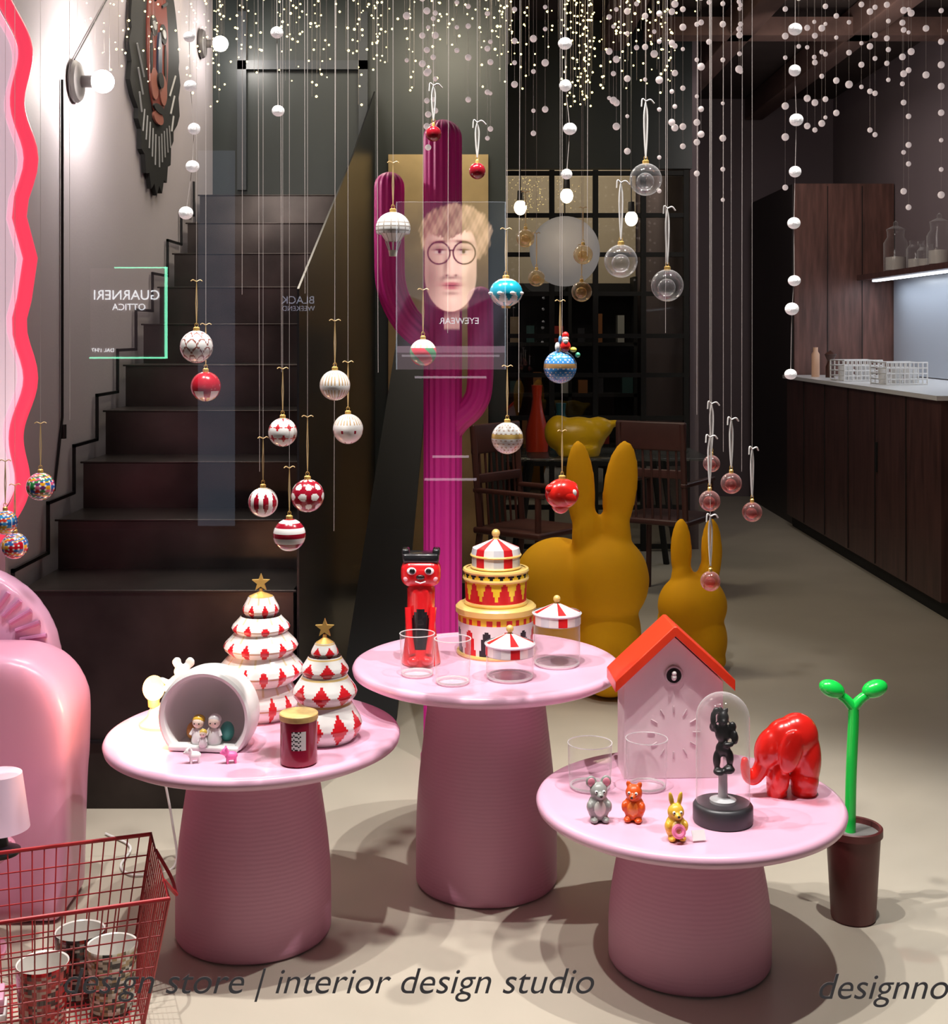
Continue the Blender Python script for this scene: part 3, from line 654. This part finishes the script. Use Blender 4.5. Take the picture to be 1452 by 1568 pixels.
def p_thin2(th,z,t):return ((.5,.3,.12) if fr(th*26/(2*pi))<.3 else W) if t>.6 else (DR if (fr(th*7/(2*pi))-.5)**2*2+(fr(t*3.4)-.5)**2<.02 else W)
def p_xmas(th,z,t):
    if t>.62:return (.7,.5,.3) if fr(th*12/6.28)<.3 else W
    return (.02,.25,.08) if math.sin(th*3+t*9)>.3 else (.6,.02,.03)
def p_lace(th,z,t):
    if .5<t<.58:return Gd
    return (.45,.3,.22) if (fr(th*18/6.2832+.5*(int(t*14)%2))-.5)**2+(fr(t*14)-.5)**2<.05 else W
def p_blue(th,z,t):
    if .47<t<.56:return (.35,.2,.08)
    return W if (fr(th*20/6.2832+.5*(int(t*16)%2))-.5)**2+(fr(t*16)-.5)**2<.045 else (.05,.25,.62)
def p_petal(th,z,t):
    fx=fr(th*8/6.2832)-.5;
    if t>.8:return Gd if fr(t*20)<.5 else W
    return W if abs(t-.4+abs(fx)*.5)<.13 else (.01,.32,.45)
def p_multi(pal,seed):
    tab={};rnd=random.Random(seed)
    def f(th,z,t):
        row=int(t*11);n=max(3,int(17*math.sin(pi*min(.97,max(.03,t)))));k=(row,int(th*n/6.2832))
        if k not in tab:tab[k]=rnd.choice(pal)
        fx=fr(th*n/6.2832)-.5;fy=fr(t*11)-.5
        return tab[k] if fx*fx+fy*fy<.24 else W
    return f
def p_balloon(th,z,t):return (.35,.3,.26) if fr(th*14/6.2832)<.12 or fr(t*9)<.12 else W
def bauble(x,y,z,r,pf=None,kind='ball',mat=None,ribbon=False,name='christmas_bauble',loop=.1):
    b=MB();mats=[mat or VC,gold,thread,ribbonM if ribbon else cord,VC]
    if kind=='balloon':
        pr=[(0,-.75*r)]+[(r*(.42+.3*q),-.75*r+.45*r*q) for q in (0,.5,1)]+[(r*math.cos(a),r*math.sin(a)*.95+.0) for a in [-.35+(pi/2+.35)*i/24 for i in range(24)]]+[(0,.95*r)]
        b.lathe(pr,84,0,colf=pf)
        for a in range(8):
            A=a*pi/4;b.tube([(.45*r*math.cos(A),.45*r*math.sin(A),-.72*r),(.25*r*math.cos(A),.25*r*math.sin(A),-1.25*r)],.0012,5,4,col=W)
        b.lathe([(0,-1.6*r),(.22*r,-1.6*r),(.28*r,-1.25*r),(.24*r,-1.25*r),(.2*r,-1.5*r),(0,-1.5*r)],24,4,col=(.75,.7,.6))
        top=.95*r
    elif kind=='bird':
        b.sph((0,0,0),(r,r*.8,r*.85),0,40,24);b.sph((-.1*r,0,-.5*r),(.55*r,.5*r,.6*r),0,32,16);b.sph((.62*r,0,.25*r),(.4*r,.35*r,.42*r),0,24,14);b.sph((.3*r,-.72*r,.1*r),(.17*r,.08*r,.2*r),4,16,8,col=W);b.sph((-.75*r,0,.3*r),(.35*r,.25*r,.3*r),0,24,14);b.sph((.05*r,-.6*r,-.15*r),(.5*r,.25*r,.38*r),0,24,12,rot=(0,.4,0));top=.85*r
    elif kind=='ufo':
        b.sph((0,0,0),(r*.95,r*.95,r*.82),0,80,36,colf=pf)
        for a in range(8):A=a*pi/4+.2;b.sph((r*.93*math.cos(A),r*.93*math.sin(A),-.05*r),(r*.16,r*.16,r*.1),4,12,8,col=W)
        b.lathe([(.25*r,-.9*r),(.3*r,-.78*r),(0,-.78*r)],16,1);top=.8*r
    elif kind=='glass':
        b.sph((0,0,0),r,0,40,28);b.sph((0,.1*r,-.12*r),r*.55,0,28,18);top=r  # smaller inner sphere added to imitate highlights inside the glass
    else:
        b.sph((0,0,0),r,0,84 if pf else 40,44 if pf else 24,colf=pf);top=r
    b.lathe([(r*.2,top-.003),(r*.2,top+.006),(r*.12,top+.008),(0,top+.008)],16,1)
    b.tube([(.004*math.cos(k*pi/4),0,top+.012+.005*math.sin(k*pi/4)) for k in range(8)],.0008,5,1,closed=True)
    tz=top+.012
    if ribbon:
        L=loop+.03
        for s_ in (-1,1):
            P=smoothpts([(0,0,tz),(s_*.003,0,tz+L*.35),(s_*.004,0,tz+L*.75),(0,0,tz+L)],4);b.tube(P,.0018,6,3)
        b.tube(smoothpts([(0,0,tz+L),(.01,-.004,tz+L+.004),(.02,0,tz+L-.004)],4),.0018,6,3);b.tube(smoothpts([(0,0,tz+L),(-.008,0,tz+L+.006),(-.01,0,tz+L-.012)],4),.0016,6,3)
    else:
        L=loop
        for s_ in (-1,1):b.tube([(0,0,tz),(s_*.0018,0,tz+L*.5),(0,0,tz+L)],.0009,5,3)
        for s_ in (-1,1):b.tube(smoothpts([(0,0,tz+L),(s_*.008,0,tz+L+.004),(s_*.013,0,tz+L+.001)],3),.0012,5,3)
    b.tube([(0,0,tz),(0,0,3.65-z)],.0005,5,2)
    b.obj(name,mats,(x,y,z),random.uniform(0,.6))
bauble(-.6375,3.0,1.4685,.0375,p_scallop);bauble(-.647,3.15,1.371,.036,p_red);bauble(-.4395,3.0,1.272,.033,p_star)
bauble(-.4845,3.0,1.1115,.034,p_drop);bauble(-.3825,3.0,1.1265,.038,p_dots,loop=.13);bauble(-.410,2.9,1.052,.036,p_str)
bauble(-.3195,3.0,1.38,.035,p_thin);bauble(-.301,3.12,1.271,.036,p_thin2,loop=.11);bauble(-.117,3.0,1.455,.031,p_xmas)
bauble(-.186,3.0,1.74,.040,p_balloon,'balloon',name='balloon_ornament');bauble(.0735,3.0,1.593,.040,p_petal,'ufo');bauble(.198,3.0,1.422,.038,p_blue)
b=MB();b.sph((0,0,.012),(.012,.01,.013),col=(.7,.02,.02));b.sph((0,-.002,.028),.008,col=(.85,.65,.55));b.sph((.0,0,.036),(.008,.008,.009),col=(.7,.02,.02));b.sph((0,-.006,.023),(.006,.005,.006),col=(.85,.85,.85));b.sph((-.018,0,.01),(.006,.006,.011),col=(.8,.8,.8));b.sph((.018,0,.004),(.008,.008,.006),col=(.85,.7,.1));b.sph((.028,0,-.008),(.006,.006,.006),col=(.1,.5,.3));b.sph((-.012,0,.026),(.004,.004,.01),col=(.1,.3,.6))
b.obj('santa_figurine',VC,(.209,2.985,1.458))
bauble(.0796,3.12,1.249,.038,p_lace,loop=.12);bauble(.2106,3.12,1.116,.043,None,'bird',red,name='red_bird_ornament')
pal=[C(220,50,30),C(240,170,30),C(50,100,180),C(50,140,70),C(220,90,130),C(110,50,110)]
bauble(-.996,3.0,1.1475,.032,p_multi(pal,1));bauble(-1.077,3.0,1.065,.028,p_multi([C(40,100,180),C(60,150,210),C(220,60,40),C(240,190,50)],2));bauble(-1.09,3.1,.995,.031,p_multi([C(200,20,40),C(220,50,60),C(60,110,180),C(240,180,50)],3))
for x,y,z,r in ((.3945,3.0,1.8525,.037),(.3375,3.0,1.665,.038),(.4515,3.05,1.611,.0375)):bauble(x,y,z,r,None,'glass',glassB,ribbon=True,name='glass_bauble')
for x,y,z,r in ((.5415,3.0,1.1145,.024),(.591,3.0,1.155,.024),(.639,3.0,1.089,.0225),(.525,2.9,.949,.022),(.564,3.1,1.19,.02)):bauble(x,y,z,r,None,'glass',glassBP,ribbon=True,name='pink_glass_bauble',loop=.08)
redg=M('dark_red_glass',(.3,.01,.02),.1,coat=.5)
for x,y,z,r in ((-.093,3.0,1.9575,.018),(.0075,3.0,1.872,.019)):bauble(x,y,z,r,mat=redg,ribbon=True,loop=.05,name='red_bauble')
for x,y,z,r in ((.334,4.0,1.74,.03),(.338,4.1,1.63,.032),(.158,4.0,1.79,.028),(.194,4.05,1.67,.026)):bauble(x,y,z,r,None,'glass',amber,name='amber_glass_bauble')
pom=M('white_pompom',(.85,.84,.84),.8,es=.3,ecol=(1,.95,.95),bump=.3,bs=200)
def garland(pts,r,name,y,zl=None):
    b=MB();pts=sorted(pts,key=lambda p:-p[1]);b.tube([(pts[0][0],y,3.65)]+[(p[0],y,p[1]) for p in pts],.0007,5,1)
    for x,z in pts:
        rr=r*random.uniform(.9,1.1);b.sph((x,y,z),(rr*random.uniform(.95,1.1),rr,rr*random.uniform(.85,1)),0,14,9)
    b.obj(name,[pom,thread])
garland([(-.698,2.225),(-.695,2.105),(-.686,2.0),(-.69,1.908),(-.706,1.794)],.0155,'pompom_garland',3.2)
garland([(-.483,2.236),(-.48,2.044)],.0155,'pompom_garland',3.2)
garland([(.223,2.209),(.224,2.106),(.235,2.0),(.227,1.889)],.0155,'pompom_garland',3.2)
garland([(.787,2.244),(.786,2.143),(.79,2.022),(.787,1.895),(.784,1.769),(.785,1.628),(.779,1.559),(.776,1.399)],.0155,'pompom_garland',3.2)
b=MB()
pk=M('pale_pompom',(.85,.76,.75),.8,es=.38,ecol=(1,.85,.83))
for k in range(34):
    x=random.uniform(.62,1.78);y=random.uniform(4.7,5.4);zb=random.uniform(2.0,2.6);z=2.9
    b.tube([(x,y,3.65),(x,y,zb)],.0004,3,1);z=zb
    while z<2.95:
        b.sph((x,y,z),.013*random.uniform(.6,1.1),0,10,7);z+=random.uniform(.07,.19)
for k in range(18):
    x=random.uniform(-.2,.6);y=random.uniform(3.8,4.3);zb=random.uniform(2.05,2.5);b.tube([(x,y,3.65),(x,y,zb)],.0004,3,1);z=zb
    while z<2.6:
        b.sph((x,y,z),.0105*random.uniform(.6,1.1),0,10,7);z+=random.uniform(.06,.16)
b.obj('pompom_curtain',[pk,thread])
b=MB();fl=M('fairy_light_glow',(1,.85,.4),es=9,ecol=(1,.76,.24))
def strand(x,y,zb,zt_,lo_,hi_,k0,k1):
    b.tube([(x,y,3.65),(x,y,zb)],.0004,3,1);z=zb
    while z<zt_:
        b.sph((x+random.uniform(-.03,.03),y,z),random.uniform(lo_,hi_),0,6,4);z+=random.uniform(k0,k1)
for k in range(110):strand(random.uniform(-1.4,.95),random.uniform(5.2,6.6),random.uniform(2.62,2.95),3.3,.0025,.006,.035,.11)
for k in range(26):strand(random.uniform(-1.38,-.5),random.uniform(4.4,5.0),random.uniform(2.4,2.6),2.85,.002,.004,.04,.12)  # strands added to imitate sparkle reflections over the left wall
for k in range(8):strand(.48+random.uniform(-.06,.06),6.0,random.uniform(2.54,2.6),3.2,.004,.005,.03,.07)
b.obj('fairy_lights_and_glints',[fl,thread])
b=MB()
for x,y,z in [(-.93,3.0,1.3),(-.55,3.3,1.15),(-.50,3.35,1.4),(-.43,3.3,1.6),(-.345,3.3,1.0),(-.25,3.3,1.4),(-.06,3.3,1.5),(.12,3.3,1.3),(.55,3.2,1.3),(.63,3.3,1.2),(.68,3.3,1.15),(.5,3.4,1.5),(-.6,3.4,1.6),(.3,3.4,1.7)]:b.tube([(x,y,3.65),(x+random.uniform(-.01,.01),y,z)],.0005,4)
b.obj('hanging_threads',thread)
# ---------------------------------------------------------------- shop window with lettering
pane=thin_glass('window_glass',(.97,.975,.975),.08,0)
e=empty('window_1',(0,2.4,0))
MB().add([(-2.15,0,.06),(3.25,0,.06),(3.25,0,3.0),(-2.15,0,3.0)],[[0,1,2,3]]).obj('pane',pane,parent=e)
b=MB();b.box((.55,0,.03),(5.5,.08,.06));b.box((.55,0,3.03),(5.5,.08,.06));b.box((-2.18,0,1.5),(.06,.08,3));b.box((3.27,0,1.5),(.06,.08,3));b.obj('frame',blackM,parent=e)
MB().box((.55,2.4,3.36),(5.6,.1,.6)).obj('wall_front',wallG)
dec=M('grey_vinyl',C(74,66,68),.6,es=.03,ecol=(1,.95,.97))  # faint emission lifts the poorly lit letters
_,k=text('design store | interior design studio',.1,dec,'window_lettering',(-.757,2.39,.292),(pi/2,0,0),shear=.28,width=.97,off=-.0004)
text('designnote.it',.1*k,dec,'window_lettering',(.625,2.39,.282),(pi/2,0,0),shear=.28,off=-.0004*k)
# ---------------------------------------------------------------- facade across the street (seen as reflection)
MB().box((.5,-5.4,2.28),(9,.1,4.6)).obj('opposite_facade',M('opposite_wall',(.03,.03,.032),.8,noise=.2))
nu,nv=190,280;vs=[];fs=[];cols=[]
U0,U1,V0,V1=606,775,308,566
def G(u,v,cu,cv,su,sv,rot=0):
    x,y=u-cu,v-cv
    if rot:c_,s_=math.cos(rot),math.sin(rot);x,y=x*c_+y*s_,-x*s_+y*c_
    return math.exp(-(x/su)**2-(y/sv)**2)
def cl(x):return max(0,min(1,x))
def mx(a,b_,t):t=cl(t);return a*(1-t)+b_*t
def face(u,v):
    V=Vector
    c=V((.05,.06,.075))*(.4+.6*(v-V0)/(V1-V0))
    wav=math.sin(u*.22+v*.16)*.5+math.sin(u*.5-v*.21)*.3+math.sin(u*1.1+v*.5)*.25
    neck=mx(V((.42,.26,.22)),V((.10,.05,.05)),G(u,v,684,472,28,16)+.4*cl((690-u)/30))
    c=mx(c,neck,cl((27-abs(u-692))/3)*cl((v-440)/4))
    coat=V((.02,.016,.028))*(1+.5*math.sin(u*.12+v*.05))
    edge=(v-(480-abs(u-692)*.45)) if abs(u-692)>12 else (v-502)
    c=mx(c,coat,cl(edge/4)*cl((80+(v-470)*.5-abs(u-692))/6))
    hr=((u-698)/(57+3*wav))**2+((v-360)/(51+2*wav))**2
    hair=V((.34,.23,.16))*(.55+.85*cl(wav*.6+.4)+.45*cl((u-680)/40))
    c=mx(c,hair,(1-hr)*6*cl((405-v)/8))
    wd=41 if v<418 else 41-13*((v-418)/58)**2
    wd=max(6,wd)
    d=1-(abs(u-690)/wd)**2.3-(abs(v-405)/(62 if v<405 else 73))**4.5
    line=356+10*math.sin((u-658)*.06)+5*wav
    lit=.50+.58*cl((u-658)/36)-.34*cl((u-715)/16)
    sk=V((.90,.60,.48))*lit
    for ex in (673,710):
        sk=sk*(1-.5*G(u,v,ex,380,13,6))
    sk=sk*(1-.35*G(u,v,662,425,12,28))*(1-.3*G(u,v,719,430,8,24))
    sk=sk*(1-.55*G(u,v,682.5,404,3.6,19,.08))*(1+.2*G(u,v,692,400,3,18))*(1+.14*G(u,v,711,408,8,9))*(1+.12*G(u,v,694,362,20,8))
    sk=sk*(1-.6*G(u,v,691,425,13,2.6))*(1-.8*G(u,v,684.5,421.5,3,1.8))*(1-.75*G(u,v,698,421.5,3,1.8))*(1-.35*G(u,v,677,428,4,7,.6))*(1-.2*G(u,v,706,428,4,7,-.6))
    sk=sk*(1-.5*G(u,v,691,449,12,3))*(1+.16*G(u,v,692,460,10,6))
    sk=mx(sk,V((.52,.17,.17)),1.3*G(u,v,691,434.5,15,2.8)+1.1*G(u,v,691,440.5,12,3.2))
    sk=mx(sk,V((.12,.03,.03)),1.0*G(u,v,691,437.2,15,1.2))
    for ex in (673,710):
        sk=mx(sk,V((.70,.62,.60)),.8*G(u,v,ex,385.5,6.5,2.4));sk=mx(sk,V((.02,.015,.02)),1.6*G(u,v,ex,385,2.6,2.8))
        sk=mx(sk,V((.05,.02,.02)),1.1*G(u,v,ex,382,9.5,1.4));sk=mx(sk,V((.3,.14,.12)),.5*G(u,v,ex,389.5,8,1));sk=mx(sk,V((.12,.06,.04)),1.1*G(u,v,ex+(1 if ex<690 else -1),370,13,2.6,.1 if ex>690 else -.1))
    c=mx(c,sk,cl(d*8)*cl((v-line)/3+.5))
    for ex in (672,711):
        c=mx(c,V((.03,.025,.03)),1.1*math.exp(-((math.hypot(u-ex,v-387)-17)/1.25)**2))
    c=mx(c,V((.03,.025,.03)),1.1*math.exp(-((v-383)/1.2)**2)*cl((5-abs(u-691.5))/2))
    if v>530:c=V((.16,.11,.14)) if v<540 else V((.07,.05,.06))
    if u<608 or u>773 or v<309:c=V((.2,.22,.25))
    return c
X=lambda u:(u-726)/200
Z=lambda v:1.5-(v-510)/200
for j in range(nv+1):
    for i in range(nu+1):
        vs.append((X(U0+(U1-U0)*i/nu),0,Z(V0+(V1-V0)*j/nv)))
for j in range(nv):
    for i in range(nu):
        fs.append([j*(nu+1)+i,j*(nu+1)+i+1,(j+1)*(nu+1)+i+1,(j+1)*(nu+1)+i]);c=face(U0+(U1-U0)*(i+.5)/nu,V0+(V1-V0)*(j+.5)/nv);cols.append((max(0,c.x),max(0,c.y),max(0,c.z)))
e=empty('eyewear_poster',(0,-5.24,0))
MB().add(vs,fs,0,None,cols).obj('poster_print',M('backlit_poster',(1,1,1),.6,vc=True,es=15),parent=e)
signw=M('sign_letters',(1,1,1),es=11,ecol=(.9,.95,1));signg=M('green_led',(.3,1,.7),es=12,ecol=(.25,1,.6))
text('EYEWEAR',.045,signw,'poster_caption',(X(738)-.02,.03,Z(496)),(pi/2,0,pi),e,width=.3)
b=MB()
for v,w in ((545,150),(578,110),(735,80),(700,56)):b.box((X(690),.0,Z(v)),(w/200,.03,.016))
b.obj('lit_shelf_edges',M('shelf_glow',(.8,.7,.8),es=3.5,ecol=(.9,.75,.85)),parent=e)
e=empty('optician_sign',(-2.65,-5.2,1.655))
MB().box((0,0,0),(.57,.03,.68)).obj('sign_panel',M('sign_dark',(.5,.4,.4),.6,es=.3,ecol=(.6,.4,.45)),parent=e)
b=MB();b.box((.292,.0,0),(.014,.04,.7));b.box((0,0,-.345),(.58,.04,.012));b.box((.1,0,.345),(.4,.04,.008));b.obj('led_edge',signg,parent=e)
text('GUARNERI',.13,signw,'letters_1',(.25,.02,.1),(pi/2,0,pi),e,width=.5);text('OTTICA',.07,signw,'letters_2',(.14,.02,.02),(pi/2,0,pi),e);text('DAL 1947',.05,signw,'letters_3',(-.1,.02,-.3),(pi/2,0,pi),e,width=.17)
e=empty('lit_shop_door',(0,-5.24,0))
b=MB();b.box((X(330),.0,1.46),(.28,.03,2.88));b.obj('door_leaf',M('door_glow',(.4,.45,.55),es=.8,ecol=(.45,.52,.68)),parent=e)
text('BLACK',.12,M('violet_letters',(.7,.7,1),es=4,ecol=(.6,.62,.8)),'letters_1',(X(482),.03,Z(465)),(pi/2,0,pi),e,width=.25)
text('WEEKEND',.12,M('violet_letters2',(.7,.7,1),es=4,ecol=(.6,.62,.8)),'letters_2',(X(482),.03,Z(476)),(pi/2,0,pi),e,width=.25)
# ---------------------------------------------------------------- lights
def spot(loc,tgt,e_,size=70,col=(1,.95,.9),r=.022,blend=.5):
    l=bpy.data.lights.new('spot','SPOT');l.energy=e_;l.spot_size=math.radians(size);l.spot_blend=blend;l.color=col;l.shadow_soft_size=r
    o=bpy.data.objects.new('display_or_fill_spot',l);o.location=loc;o.rotation_euler=(Vector(tgt)-Vector(loc)).to_track_quat('-Z','Y').to_euler();S.collection.objects.link(o)
def area(loc,tgt,e_,sx,sy,col=(1,1,1),name='area_fill_light'):  # default name is for unseen fill lights added to brighten the interior
    l=bpy.data.lights.new('area','AREA');l.shape='RECTANGLE';l.size=sx;l.size_y=sy;l.energy=e_;l.color=col
    o=bpy.data.objects.new(name,l);o.location=loc;o.rotation_euler=(Vector(tgt)-Vector(loc)).to_track_quat('-Z','Y').to_euler();S.collection.objects.link(o)
spot((-1.0,2.75,3.4),(-.5,3.15,.5),240,62);spot((.05,2.65,3.45),(.05,3.3,.5),240,62);spot((1.0,2.75,3.4),(.6,3.05,.4),240,62);spot((-.3,2.7,3.4),(.3,3.0,.3),150,62)
spot((.55,4.4,3.4),(.7,5.55,.5),70,34)  # extra fill spot added to brighten the rabbit chairs
area((.6,5.6,3.4),(.6,5.8,0),9,1.6,1.2,(1,.92,.84))  # added interior fill without a fixture
area((2.1,9.5,3.3),(2.1,9.5,0),8,1,1.5,(1,.9,.84))  # weak added fill at the kitchen end, source unseen
area((.85,10.6,3.3),(.85,11.9,2.4),15,.8,1,(1,.88,.68))  # warm fill added for the back room, source unseen
area((-1.0,5.8,3.5),(-1,5.6,0),30,.6,1.4,(1,.88,.74))  # fill added above the stairs to brighten the steps
area((-.15,6.2,3.3),(-.2,7.3,1.8),16,.4,.4,(1,.88,.66))  # fill added to brighten the bronze cladding
area((2.0,7.6,2.9),(3.3,9.2,2.6),9,.5,.5,(1,.9,.86))  # fill added to lift the dark kitchen wall
area((3.1,8.6,1.89),(3.1,8.6,0),8,.06,2.8,(.85,.92,1),'under_shelf_light')
w=bpy.data.worlds.new('World');S.world=w;w.use_nodes=True;w.node_tree.nodes['Background'].inputs[0].default_value=(.02,.02,.025,1);w.node_tree.nodes['Background'].inputs[1].default_value=.6
cam=bpy.data.cameras.new('camera');cam.sensor_fit='HORIZONTAL';cam.sensor_width=36;cam.lens=36*2000/1452;cam.shift_y=-274/1452;cam.clip_start=.05
o=bpy.data.objects.new('camera',cam);o.location=(0,0,1.5);o.rotation_euler=(pi/2,0,0);S.collection.objects.link(o);S.camera=o
